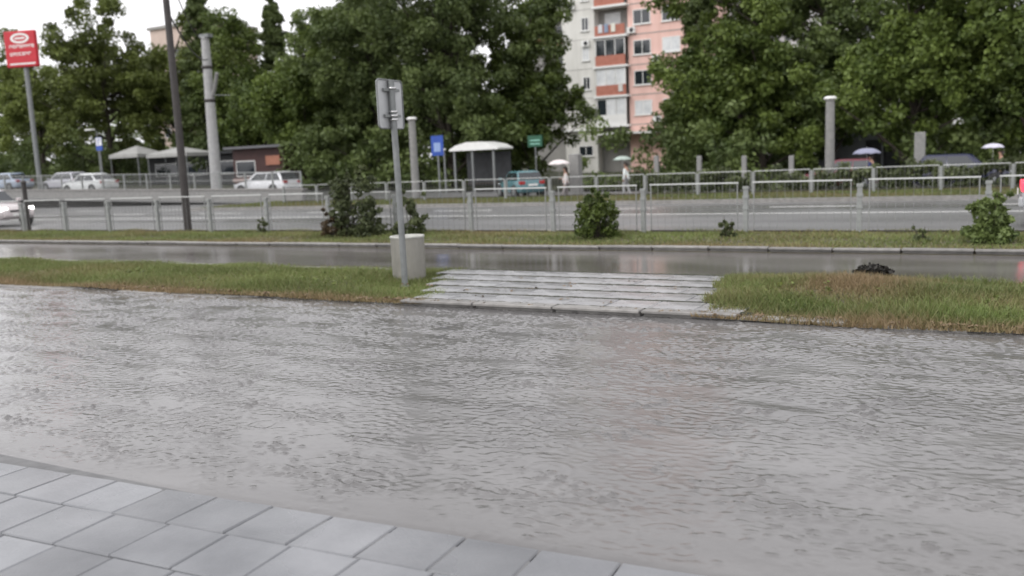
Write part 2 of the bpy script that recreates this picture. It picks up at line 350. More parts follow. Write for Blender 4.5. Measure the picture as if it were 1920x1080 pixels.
# side lane, kerb, verge
MB().box(-80, 14, 11.12, 14.66, -0.5, 0.05).build('side_lane', asphalt_wet); tag(bpy.data.objects['side_lane'], 'narrow wet asphalt lane with puddles behind the island', 'lane', kind='structure')
ver = MB().box(-90, 14, 14.66, 18.0, -0.5, 0.06).build('verge', soil); tag(ver, 'earth verge carrying the near fence and bushes', 'verge', kind='structure')
for k in range(-34, 5): link('kerbstone', kerb_m[k % 4], ver, (k + 0.2, 14.66 + rnd.uniform(-.008, .008), 0.135 + rnd.uniform(-.006, .006)), rnd.uniform(-.006, .006))
for k in range(-40, 5): link('kerbstone', kerb_m[k % 4], ver, (k + 0.7, 17.86, 0.125 + rnd.uniform(-.005, .005)))
def ver_h(x, y): return 0.10 + 0.03 * np.sin(np.pi * (y - 14.8) / 3.0) + 0.012 * bumps(x, y)
turf(-42, 6, 14.82, 17.84, ver_h, 'soil of the verge under thin grass')
def verpts(n): return -33 * r5.random(n) + 2.5, r5.uniform(14.82, 17.86, n)
grass('grass', 'thin yellow green grass on the verge along the near fence', 70000, verpts, ver_h, 0.075, 0.011,
      lambda x, y: 0.35 + 0.4 * np.clip(bumps(x * .5, y * .4), -.5, 1) + .4 * np.clip((15.3 - y) / .5, 0, 1), r5)

# main road with markings
MB().box(-160, 60, 18.0, 29.1, -0.5, 0.0).build('main_road', asphalt_road); tag(bpy.data.objects['main_road'], 'wide wet grey main road behind the near fence', 'road', kind='structure')
MB().box(-160, -33.2, 29.1, 35.9, -0.5, 0.0).build('main_road', asphalt_road); tag(bpy.data.objects['main_road.001'], 'widened stretch of the wet main road in front of the concrete wall', 'road', kind='structure')
rd = bpy.data.objects['main_road']
for x0, x1, y in [(-160, 60, 24.3)]: MB().box(x0, x1, y - .07, y + .07, 0.0, 0.004).build('lane_line', paint, rd)
for k in range(-18, 6): MB().box(k*6.0, k*6.0 + 2.4, 26.85, 26.99, 0.0, 0.004).build('lane_dash', paint, rd)
for k in range(-18, -5): MB().box(k*6.0 - 1, k*6.0 + 1.2, 30.2, 30.34, 0.0, 0.004).build('lane_dash', paint, bpy.data.objects['main_road.001'])
med = MB().box(-33.2, 60, 29.1, 34.6, -0.9, 0.06).build('median', soil); tag(med, 'grassed median strip carrying the far fence', 'median', kind='structure')
MB().box(-33.2, 60, 29.06, 29.2, -0.4, 0.13).build('kerb', kerbm, med)
def med_h(x, y): return 0.085 + 0.01 * bumps(x, y)
turf(-33, 20, 29.22, 34.5, med_h, 'soil of the median under thin grass')
def medpts(n): return r5.uniform(-33, 6, n), r5.uniform(29.2, 34.5, n)
grass('grass', 'thin grass on the median below the far fence', 50000, medpts, med_h, 0.09, 0.018, lambda x, y: 0.3 + 0.3 * bumps(x * .4, y * .7), r5)

# far side: service road and park ground, climbing to the left
def slope(name, y0, y1, m, dz, label):
    xs = np.array([-200., -20., 60.]); ys = np.array([y0, y1]); Zs = np.array([[zf(x) + dz for x in xs]] * 2); o = link(name, grid_mesh(name, xs, ys, Zs, m, False)); return tag(o, label, name.replace('_', ' '), kind='structure')
slope('service_road', 34.6, 47.5, asphalt_road, 0.0, 'service road with parked cars beyond the far fence')
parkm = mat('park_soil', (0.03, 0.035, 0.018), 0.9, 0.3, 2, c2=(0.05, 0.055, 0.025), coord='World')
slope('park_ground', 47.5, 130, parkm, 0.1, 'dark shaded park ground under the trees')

# ================================================================== FENCES
def fence(name, label, y, xs, z0, post_h, top_z, bot_z, post_w, gap, ybar, bands):
    f = thing(name, label, 'fence', (xs[0], y, z0))
    pm = MB().cbox(-post_w/2, post_w/2, -post_w/2, post_w/2, -0.12, post_h, 0.01).mesh('post', fencep)
    bm = MB().box(-post_w/2 - .012, post_w/2 + .012, -post_w/2 - .012, post_w/2 + .012, -.028, .028).mesh('collar', fencep)
    L = abs(xs[1] - xs[0]); hl = L/2 - gap
    rail = MB().box(-hl, hl, -.014, .014, -.014, .014).mesh('top_rail', railp)
    brail = MB().box(-hl, hl, -.014, .014, -.014, .014).mesh('bottom_rail', darkmetal)
    bars = MB()
    n = int(2*hl / 0.15)
    for k in range(n + 1):
        x = -hl + .02 + k * (2*hl - .04) / n; wv = .011 if k in (0, n) else .0025; bars.box(x - wv, x + wv, -wv, wv, bot_z + .014, top_z - .018)
    barm = bars.mesh('bars', fencebar)
    for i, x in enumerate(xs):
        p = link('post', pm, f, (x - xs[0] + rnd.uniform(-.02, .02), 0, 0)); p.rotation_euler = (rnd.uniform(-.012, .012), rnd.uniform(-.014, .014), 0)
        for bz in bands: link('collar', bm, p, (0, 0, bz))
        if i < len(xs) - 1:
            c = (x + xs[i+1]) / 2 - xs[0]; tz = rnd.uniform(-.006, .006)
            r = link('top_rail', rail, f, (c, 0, top_z)); r.rotation_euler.y = tz
            b = link('bottom_rail', brail, f, (c, 0, bot_z)); b.rotation_euler.y = tz
            o = link('bars', barm, f, (c, 0, 0)); o['kind'] = 'stuff'
    return f
fence('pedestrian_fence', 'pale grey steel panel fence along the grass verge, nearer of the two fences', 17.4, [1.95 - 2.1*k for k in range(18)], 0.1, 0.93, 1.0, 0.055, 0.085, 0.14, 0, (0.9, 0.72, 0.5))
fence('pedestrian_fence', 'pale grey steel panel fence on the median across the main road', 33.0, [4.5 - 2.08*k for k in range(18)], 0.08, 0.82, 0.85, 0.10, 0.095, 0.06, 0, ())

# concrete wall with a railing on the left
wl = thing('retaining_wall', 'long grey concrete wall with a railing on top left of the far fence', 'wall', (-31.2, 36, 0))
MB().prism([(-1.2, -0.5), (-1.2, 0.60), (-60, 1.72), (-60, -0.5)], 'y', 0, 0.3).build('wall_base', concrete, wl)
MB().prism([(-1.1, 0.603), (-1.1, 0.68), (-60, 1.80), (-60, 1.723)], 'y', -0.05, 0.35).build('coping', kerbm, wl)
def wt(x): return 0.68 + (-1.2 - x) * 0.019
rp = MB().box(-.04, .04, -.04, .04, 0, .9).mesh('post', fencep)
for k in range(24):
    x = -1.35 - 2.0*k; link('post', rp, wl, (x, .15, wt(x)))
for h, nm, t in ((0.88, 'top_rail', .03), (0.45, 'middle_rail', .02)):
    MB().tube([(-1.3, .15, wt(-1.3) + h), (-50, .15, wt(-50) + h)], t, 6).build(nm, fencep, wl)
bb = MB()
for k in range(330):
    x = -1.4 - .145*k; bb.box(x - .008, x + .008, .142, .158, wt(x) + .02, wt(x) + .87)
o = bb.build('bars', fencebar, wl); o['kind'] = 'stuff'

# ================================================================== STREET FURNITURE
# sign on its pole, seen from behind
sg = thing('sign_post', 'tall grey steel sign post with a square plate seen from behind, beside the pale bin', 'sign', (-6.92, 9.55, 0.1))
MB().tube([(0, 0, -.2), (-.01, 0, 1.3), (-.03, 0, 2.72)], .042, 14).build('pole', galv, sg)
MB().lathe([(.0, .05), (.05, .05), (.085, .02), (.09, -.05)], 14).build('base_collar', galv, sg)
def rr_poly(w, h, r, n=5):
    p = []
    for cx, cy, a0 in ((w-r, h-r, 0), (-w+r, h-r, 90), (-w+r, -h+r, 180), (w-r, -h+r, 270)):
        for k in range(n + 1): a = RAD(a0 + 90*k/n); p.append((cx + r*math.cos(a), cy + r*math.sin(a)))
    return p
aluback = mat('sign_back', (0.42, 0.43, 0.44), 0.45, 0.15, 4, metal=0.3, c2=(0.50, 0.51, 0.52))
pl = MB().prism(rr_poly(.30, .31, .05), 'x', -.012, .0).build('plate', aluback, sg, (-.075, .02, 2.42)); pl.rotation_euler.z = RAD(4)
pr = MB()
for p0, p1 in zip(rr_poly(.30, .31, .05), rr_poly(.30, .31, .05)[1:] + rr_poly(.30, .31, .05)[:1]): pr.tube([(.004, *p0), (.004, *p1)], .010, 5)
pr.build('folded_rim', galv, pl)
for h in (2.22, 2.27, 2.32, 2.62): MB().lathe([(.046, -.012), (.055, -.012), (.055, .012), (.046, .012)], 14, (-.022, 0, h)).build('clamp_band', chrome, sg)
for h in (2.27, 2.60): MB().box(-.07, -.03, -.16, .18, h - .018, h + .018).build('bracket_bar', galv, sg)

# round concrete bin
bn = thing('litter_bin', 'pale round concrete litter bin standing on the grass behind the sign post', 'bin', (-7.25, 10.12, 0.10)); bn.scale = (1.0, 1.0, 1.06)
binm = mat('bin_concrete', (0.17, 0.165, 0.145), 0.6, 0.1, 3.5, bump=0.3, bscale=60, c2=(0.29, 0.28, 0.25), stretch=(1, 1, .35))
MB().lathe([(.0, 0), (.225, 0), (.232, .02), (.236, .50), (.237, .60)], 28).build('bin_body', binm, bn)
MB().lathe([(.237, .59), (.243, .595), (.244, .612), (.240, .618), (.212, .618), (.206, .61), (.20, .30), (.0, .30)], 28).build('rim', mat('rim_paint', (.42, .42, .39), .5, .15, 6), bn)

# dark lamp post on the verge, small dark post
dp = thing('utility_pole', 'tall dark wooden pole rising from the verge through the near fence line', 'pole', (-20.2, 17.62, 0.1))
MB().tube([(0, 0, -.3), (.01, 0, 3.0), (.0, 0, 6.0), (-.02, 0, 8.4)], [.115, .105, .09, .08], 12).build('pole', darkmetal, dp)
MB().box(-.5, .5, -.05, .05, 7.55, 7.65).build('crossarm', darkmetal, dp)
for x in (-.42, 0.42): MB().lathe([(.0, .16), (.03, .15), (.045, .1), (.03, .08), (.045, .05), (.02, 0)], 10, (x, 0, 7.65)).build('insulator', clearlens, dp)
cbm = mat('cable_black', (0.02, 0.02, 0.02), 0.6)
def cable(p, q, sag, r, label):
    pts = [(p[0] + (q[0]-p[0])*t, p[1] + (q[1]-p[1])*t, p[2] + (q[2]-p[2])*t - sag*4*t*(1-t)) for t in [k/14 for k in range(15)]]
    return tag(MB().tube(pts, r, 5).build('overhead_cable', cbm), label, 'cable')
cable((-20.2, 17.6, 6.2), (-42.7, 40.0, 8.6), 0.5, .03, 'black overhead cable from the dark pole to the concrete pole')
cable((-20.2, 17.6, 7.7), (-42.65, 40.0, 9.9), 0.9, .022, 'thin upper black cable between the two poles')
bp = thing('bollard_post', 'slim dark post on the verge near the left edge', 'post', (-27.55, 17.62, 0.1))
MB().tube([(0, 0, -.2), (0, 0, 1.55)], .07, 12).build('shaft', darkmetal, bp)
MB().lathe([(.0, .10), (.05, .09), (.085, .04), (.085, 0), (.07, -.02)], 12, (0, 0, 1.55)).build('cap', darkmetal, bp)

# concrete lamp pole
cp = thing('concrete_pole', 'tall pale concrete pole with steel bands behind the left wall', 'pole', (-42.95, 40, 0.2))
MB().tube([(0, 0, -.3), (.05, 0, 3.5), (.16, 0, 9.7)], [.36, .33, .25], 12).build('shaft', mat('concrete_pale', (.30, .30, .30), .75, .15, 4, bump=.2, c2=(.38, .38, .375)), cp)
for h in (5.9, 7.9): MB().lathe([(.29, -.09), (.325, -.09), (.325, .09), (.29, .09)], 14, (.09, 0, h)).build('band', darkmetal, cp)
MB().tube([(.25, 0, 6.0), (.6, 0, 6.6), (1.0, -.1, 7.5)], .11, 8).build('bracket_arm', concrete, cp)
MB().tube([(.1, 0, 6.25), (1.9, -.1, 6.1)], .025, 6).build('stay_rod', galv, cp)
MB().box(-.15, .62, -.2, .2, 9.66, 9.86).build('top_fitting', galv, cp)

# red sign box on a mast
rs = thing('advertising_sign', 'red square sign box with white lettering on a mast at the left edge', 'sign', (-56.6, 37.2, 1.0))
redm = mat('sign_red', (0.48, 0.012, 0.025), 0.4, 0.08, 3)
MB().tube([(0, 0.15, -.5), (0, 0.15, 8.3)], .16, 10).build('mast', galv, rs)
bx = MB().box(-1.25, 1.25, -.15, .15, 8.35, 10.75).build('sign_box', redm, rs); bevel(bx, .08, 3)
bx.rotation_euler.z = RAD(18); bx.scale = (.92, 1, .97)
el = MB()
for k in range(24):
    a, b = 2*math.pi*k/24, 2*math.pi*(k+1)/24
    el.prism([(.75*math.cos(a), .34*math.sin(a)), (.75*math.cos(b), .34*math.sin(b)), (.55*math.cos(b), .2*math.sin(b)), (.55*math.cos(a), .2*math.sin(a))], 'y', -.008, 0)
el.prism([(-.4, -.06), (.4, -.06), (.4, .06), (-.4, .06)], 'y', -.008, 0)
el.build('emblem', white, bx, (.05, -.152, 10.25))
for zz, x0, x1 in ((9.62, -.85, 1.0), (9.12, -.85, .75)):
    lt = MB(); x = x0
    while x < x1:
        wd = rnd.uniform(.14, .24)
        lt.box(x, x + .05, -.008, 0, 0, .2); lt.box(x + .05, x + wd, -.008, 0, .15, .2)
        if rnd.random() < .6: lt.box(x + .05, x + wd, -.008, 0, 0, .05)
        if rnd.random() < .6: lt.box(x + wd - .05, x + wd, -.007, 0, .05, .15)
        x += wd + .06
    lt.build('lettering', white, bx, (0, -.152, zz))
MB().box(-.95, 1.1, -.008, 0, 8.52, 8.62).build('white_stripe', white, bx, (0, -.152, 0))

bluem = mat('sign_blue', (0.02, 0.07, 0.35), 0.4, 0.08, 3)
def stop_sign(x, y, h, label, upper):
    t = thing('bus_stop_sign', label, 'sign', (x, y, zf(x)))
    MB().tube([(0, 0, -.2), (0, 0, h)], .05, 8).build('pole', galv, t)
    p = MB().box(-.36, .36, -.05, -.02, h - 1.0, h).build('plate', bluem, t)
    if upper:
        u = MB().box(-.34, .34, -.055, -.05, h - .62, h - .03).build('white_field', white, p)
        for k in range(3): MB().box(-.26, .26 - .08*k, -.059, -.055, h - .2 - .16*k, h - .14 - .16*k).build('text_line', bluem, u)
    else:
        MB().box(-.2, .2, -.055, -.05, h - .8, h - .35).build('pictogram', mat('sign_pale', (0.25, 0.35, 0.6), 0.4), p)
    return t
stop_sign(-61.7, 46, 4.1, 'blue and white stop sign on a post near the left white car', True)
stop_sign(-25.0, 38, 3.3, 'plain blue stop sign on a grey post right of the sign post', False)
def lamp(x, y, h, label, lit=False):
    t = thing('street_lamp', label, 'lamp', (x, y, zf(x)))
    MB().tube([(0, 0, -.2), (0, 0, h)], [.07, .05], 8).build('pole', galv, t)
    MB().tube([(0, 0, h), (0, -.25, h + .12), (0, -.45, h + .12)], .03, 6).build('arm', galv, t)
    hd = MB().box(-.42, .42, -.75, -.40, h + .06, h + .16).build('lamp_head', white, t); bevel(hd, .03)
    if lit: MB().box(-.3, .3, -.70, -.45, h + .045, h + .06).build('lamp_glass', headlamp, t)
lamp(-62.4, 46.4, 4.6, 'pale flat headed lamp above the blue and white stop sign')

# plain concrete posts
def cpost(x, y, h, r, label, square=False, grp=None, cap=True):
    t = thing('concrete_post', label, 'post', (x, y, zf(x)), 0, grp)
    if square: MB().cbox(-r, r, -r, r, -.2, h, .03).build('shaft', concrete, t)
    else: MB().tube([(0, 0, -.2), (0, 0, h)], [r, r*.85], 12).build('shaft', concrete, t)
    if cap: MB().lathe([(.0, .09), (r*.9, .08), (r*1.25, .03), (r*1.25, -.03), (r*.8, -.05)], 12, (0, 0, h)).build('cap', white, t)
cpost(-25.1, 36, 4.1, .20, 'grey post with a pale cap just right of the sign post')
cpost(-5.77, 36, 3.85, .19, 'tall grey post with a pale cap in front of the grey gabled building')
cpost(-16.65, 36.4, 2.2, .22, 'short pale square post right behind the person with the white umbrella', True, cap=False)
cpost(-3.2, 44, 2.5, .22, 'square grey post left of the navy car', True, cap=False)
for k in range(4): cpost(-14.5 + 2.1*k, 41, 1.95 - .08*k, .10, ['short grey post behind the hedge, first from the pale apartment block', 'short grey post behind the hedge, second from the pale apartment block', 'short grey post behind the hedge, third from the pale apartment block', 'short grey post behind the hedge, nearest the tall capped post'][k], True, 'short grey posts behind the hedge', cap=False)

# kiosks and canopies
canvas = mat('canvas', (0.34, 0.34, 0.325), 0.8, 0.1, 3)
darkk = mat('kiosk_dark', (0.03, 0.032, 0.035), 0.6, 0.3, 3)
redk = mat('kiosk_red', (0.045, 0.016, 0.014), 0.6, 0.3, 3)
def parasol(x, y, wd, dp_, eave, peak, label):
    t = thing('cafe_canopy', label, 'canopy', (x, y, zf(x)))
    a, b = wd/2, dp_/2
    rim = [(-a, -b, eave), (a, -b, eave), (a, b, eave), (-a, b, eave)]
    v = rim + [(0, 0, peak)] + [(p[0], p[1], eave - .28) for p in rim]
    MB().add(v, [(0, 1, 4), (1, 2, 4), (2, 3, 4), (3, 0, 4), (5, 6, 1, 0), (6, 7, 2, 1), (7, 8, 3, 2), (8, 5, 0, 3)]).build('canvas_roof', canvas, t).modifiers.new('solid', 'SOLIDIFY').thickness = .02
    for sx in (-1, 1):
        for sy in (-1, 1): MB().tube([(sx*(a - .1), sy*(b - .1), -.1), (sx*(a - .1), sy*(b - .1), eave)], .04, 6).build('leg', galv, t)
parasol(-64.9, 52, 3.6, 3.0, 2.75, 3.5, 'grey pyramid canopy left of the white canopy')
parasol(-57.9, 50.5, 4.6, 3.0, 2.75, 3.3, 'white canopy over the dark kiosk front')
def kiosk(x, y, wd, d, h, label, wm_, openings, roofm, sign=None):
    t = thing('kiosk', label, 'kiosk', (x, y, zf(x)))
    MB().box(-wd/2, wd/2, 0, d, -.3, h).build('wall', wm_, t)
    MB().box(-wd/2 - .35, wd/2 + .35, -.6, d + .2, h + .003, h + .18).build('roof', roofm, t)
    for x0, x1, z0, z1 in openings:
        wdw = MB().box(x0, x1, -.03, -.003, z0, z1).build('window', white, t); MB().box(x0 + .06, x1 - .06, -.04, -.03, z0 + .06, z1 - .06).build('pane', glass, wdw)
    if sign:
        x0, x1, z0, z1, sm = sign; MB().box(x0, x1, -.12, -.05, z0, z1).build('sign_board', sm, t)
    return t
kiosk(-59.5, 54.2, 14.0, 3.0, 2.6, 'long dark kiosk behind the canopies', darkk, [(-6, -3.2, .9, 2.0), (-2.4, .4, .9, 2.0), (1.2, 3.6, .9, 2.0), (4.2, 6.4, .9, 2.0)], darkk)
kiosk(-49.6, 50.5, 5.2, 3.0, 3.0, 'dark red kiosk right of the concrete pole', redk, [(-2.3, -.3, .9, 2.1)], mat('slate_grey', (.12, .12, .13), .6), (0.9, 2.3, 1.7, 2.4, mat('sign_orange', (.32, .13, .08), .5)))
MB().box(-1.9, .1, -.9, -.1, .55, .75).build('counter', mat('counter_pale', (.45, .33, .3), .5), bpy.data.objects['kiosk.001'])
sh = thing('shelter', 'small shelter with a white rounded roof left of the teal car', 'shelter', (-28.4, 48, zf(-28.4)))
sp = [(-1.75, 2.62), (-1.3, 2.85), (-.5, 3.02), (.5, 3.02), (1.3, 2.85), (1.75, 2.62), (1.75, 2.52), (-1.75, 2.52)]
MB().prism(sp, 'y', -.9, 1.0).build('roof', white, sh)
for x in (-1.5, -.2, 1.3): MB().box(x - .06, x + .06, -.75, -.63, -.1, 2.52).build('post', galv, sh)
MB().box(-1.6, 1.6, .9, .96, .3, 2.4).build('back_panel', darkk, sh); MB().box(-1.4, 1.0, .3, .75, .42, .48).build('bench', bark, sh)
lamp(-29.3, 45.2, 2.5, 'small lit lamp left of the white roofed shelter', True)
gs = thing('shop_sign', 'small green sign with pale lines on a post above the teal car', 'sign', (-25.6, 50, zf(-25.6)))
MB().tube([(0, 0, -.2), (0, 0, 3.3)], .05, 8).build('pole', galv, gs); gb = MB().box(-.5, .5, -.06, 0.06, 2.65, 3.35).build('board', mat('sign_green', (.015, .09, .05), .4), gs)
for k in range(2): MB().box(-.32, .35, -.066, -.06, 2.8 + .22*k, 2.86 + .22*k).build('text_line', mat('text_mint', (.3, .6, .5), .4), gb)
gh = thing('small_building', 'small grey gabled building with a dark doorway behind the tall capped post', 'building', (-8.4, 60, zf(-8.4)))
gw = mat('render_grey', (0.22, 0.23, 0.25), 0.8, 0.15, 2, c2=(.28, .29, .31))
MB().prism([(-1.9, -.3), (1.9, -.3), (1.9, 3.0), (0.2, 4.7), (-1.9, 3.3)], 'y', 0, 5).build('wall', gw, gh)
MB().prism([(-2.2, 3.12), (0.2, 4.75), (0.2, 4.95), (-2.2, 3.32)], 'y', -.3, 5.2).build('roof', mat('roof_grey', (.16, .165, .18), .6), gh)
MB().prism([(0.203, 4.75), (2.2, 2.8), (2.2, 3.0), (0.203, 4.95)], 'y', -.3, 5.2).build('roof', MATS['roof_grey'], gh)
dr = MB().box(.95, 1.85, -.03, -.003, 0, 2.3).build('door', darkk, gh); MB().box(1.0, 1.05, -.08, -.03, 1.0, 1.15).build('handle', chrome, dr)
an = thing('annex', 'dark open shed beside the grey gabled building', 'shed', (-5.6, 60, zf(-5.6)))
MB().box(-.85, 1.2, .6, 4, -.3, 2.7).build('wall', darkk, an); MB().box(-.85, 1.4, -.2, 4.2, 2.703, 2.85).build('roof', MATS['roof_grey'], an)

# ================================================================== CARS
def car(label, x, y, z, rz, paintc, L=4.2, W=1.72, H=1.45, style='hatch', front_lit=False, rear_lit=False, name='parked_car', group=None):
    t = thing(name, label, 'car', (x, y, z), rz, group)
    pm = mat('paint_%d' % int(abs(hash(label)) % 10**6) if False else 'car_paint_' + '_'.join('%03d' % int(v*1000) for v in paintc), paintc, 0.25, 0.04, 2, coat=0.6)
    h = L/2; w_ = W/2; belt = 0.90
    st = [(-h, .50, .62, .80), (-h+.06, .30, .86, .90), (-h+.35, .24, .93, .97), (-h*.35, .22, belt+.02, 1.0), (h*.2, .22, belt, 1.0), (h*.42, .22, .88, .99), (h-.55, .24, .80, .95), (h-.15, .28, .70, .86), (h, .42, .56, .72)]
    b = MB(); ring = 10; vs = []
    for sx, zb, zt, k in st:
        ww = w_*k; zm = (zb + zt)/2 + .05
        pts = [(-ww*.86, zb), (-ww*.98, zb+.10), (-ww, zm), (-ww*.955, zt-.04), (-ww*.80, zt), (ww*.80, zt), (ww*.955, zt-.04), (ww, zm), (ww*.98, zb+.10), (ww*.86, zb)]
        vs += [(sx, p[0], p[1] + (.035 if i in (4, 5) else 0)) for i, p in enumerate(pts)]
    n = len(st); fs = [(i*ring+k, (i+1)*ring+k, (i+1)*ring+(k+1) % ring, i*ring+(k+1) % ring) for i in range(n-1) for k in range(ring)]
    fs += [tuple(range(ring)), tuple(range((n-1)*ring, n*ring))[::-1]]
    body = b.add(vs, fs, True).build('body', pm, t); bevel(body, .015, 2)
    r0, r1, f1, f0 = (-h+.12, -h+.48, h*.16, h*.46) if style == 'hatch' else (-h+.45, -h+1.05, h*.12, h*.46)
    wt_, wb = w_*.74, w_*.90; zb, zt = belt - .02, H
    def RG(z, xr, xf, ww): return [(xr, -ww*.94, z), (xr+.1, -ww, z), (xf-.2, -ww, z), (xf, -ww*.90, z), (xf, ww*.90, z), (xf-.2, ww, z), (xr+.1, ww, z), (xr, ww*.94, z)]
    R = RG(zb, r0, f0, wb) + RG(zt-.05, r1, f1, wt_) + RG(zt, r1+.18, f1-.22, wt_*.86)
    fs = [(k, (k+1) % 8, 8+(k+1) % 8, 8+k) for k in range(8)] + [(8+k, 8+(k+1) % 8, 16+(k+1) % 8, 16+k) for k in range(8)] + [tuple(range(16, 24))]
    MB().add(R, fs, True).build('cabin', pm, t)
    def lerp(p, q, a): return tuple(p[i] + (q[i]-p[i])*a for i in range(3))
    def pane(nm, q, off):
        c = [lerp(q[0], q[3], .08), lerp(q[1], q[2], .08), lerp(q[1], q[2], .90), lerp(q[0], q[3], .90)]
        n_ = (Vector(q[1])-Vector(q[0])).cross(Vector(q[3])-Vector(q[0])).normalized(); n_ = n_ if n_.dot(Vector(off)) > 0 else -n_
        u = [tuple(Vector(p) + n_*.008) for p in c]; lo = [tuple(Vector(p) - n_*.02) for p in c]
        MB().add(u + lo, [(0,1,2,3),(7,6,5,4),(0,4,5,1),(1,5,6,2),(2,6,7,3),(3,7,4,0)]).build(nm, glass, t)
    pane('windscreen', [R[3], R[4], R[12], R[11]], (1, 0, .5)); pane('rear_window', [R[0], R[7], R[15], R[8]], (-1, 0, .5))
    for s in (0, 1):
        A, B, C_, D = (R[1], R[2], R[10], R[9]) if s == 0 else (R[6], R[5], R[13], R[14])
        for a, bb_ in ((.03, .46), (.50, .96)):
            pane('side_window', [lerp(A, B, a), lerp(A, B, bb_), lerp(D, C_, min(.97, bb_ + .02)), lerp(D, C_, max(.03, a))], (0, -1 if s == 0 else 1, .2))
    for wx_ in (-h*.60, h*.62):
        for s in (-1, 1):
            MB().tube([(wx_, s*(w_-.17), .32), (wx_, s*(w_+.006), .32)], .375, 20, sm=False).build('wheel_arch', black, t)
            ty = MB().tube([(wx_, s*(w_-.15), .31), (wx_, s*(w_+.004), .31), (wx_, s*(w_+.018), .31)], [.31, .31, .285], 20).build('tyre', black, t)
            MB().tube([(wx_, s*(w_+.012), .31), (wx_, s*(w_+.028), .31)], [.20, .18], 14).build('rim', galv, ty)
    for s in (-1, 1):
        hl = MB().box(h-.34, h-.06, s*w_*.62-.16, s*w_*.62+.16, .60, .735).build('headlight', headlamp if front_lit else clearlens, t); bevel(hl, .03)
        tl = MB().box(-h-.012, -h+.16, s*w_*.70-.15, s*w_*.70+.15, .70, .88).build('tail_light', redlamp if rear_lit else redlens, t); bevel(tl, .02)
        mi = MB().box(h*.30, h*.30+.14, s*(w_+.10)-.09, s*(w_+.10)+.09, .92, 1.06).build('mirror', pm, t); bevel(mi, .04)
    bp_ = MB().box(h-.10, h+.03, -w_*.70, w_*.70, .36, .52).build('front_bumper', pm, t); bevel(bp_, .04)
    rb = MB().box(-h-.05, -h+.12, -w_*.80, w_*.80, .40, .60).build('rear_bumper', pm, t); bevel(rb, .04)
    MB().box(h+.0, h+.04, -.26, .26, .40, .50).build('number_plate', white, t); MB().box(-h-.065, -h-.05, -.26, .26, .62, .73).build('number_plate', white, t)
    MB().box(h-.03, h+.012, -w_*.40, w_*.40, .55, .63).build('grille', black, t)
    return t
car('white car behind the wall railing, left of the utility pole', -57.9, 42, zf(-57.9), RAD(180), (.68, .70, .70), 4.5, style='sedan')
car('bright white car behind the wall railing, right of the concrete pole', -40.7, 42, zf(-40.7), RAD(180), (.72, .73, .75), 4.4)
car('pale blue car at the far left behind the wall', -71.5, 44.5, zf(-71.5), RAD(180), (.34, .40, .50), 4.4, style='sedan')
car('silver estate car between the pale blue and the white car on the left', -65.2, 45.2, zf(-65.2), RAD(180), (.42, .42, .46), 4.3)
car('teal hatchback parked beyond the far fence', -22.5, 42, zf(-22.5), RAD(140), (.07, .17, .19), 3.4, 1.6, 1.40)
car('dark red car parked behind the tall capped post', -6.6, 44.6, zf(0), RAD(180), (.11, .008, .02), 3.7, 1.65, 1.42)
car('navy blue car parked at the right beyond the far fence', -1.4, 43, zf(0), RAD(0), (.008, .011, .04), 4.0, 1.7, 1.5)
car('silver car with lit red tail light leaving at the right edge', 2.52, 20.4, 0.004, RAD(0), (.45, .46, .48), 4.3, rear_lit=True, name='moving_car')
car('white car with lit headlights entering at the left edge', -35.5, 21.0, 0.004, RAD(0), (.55, .50, .50), 4.3, front_lit=True, name='moving_car')

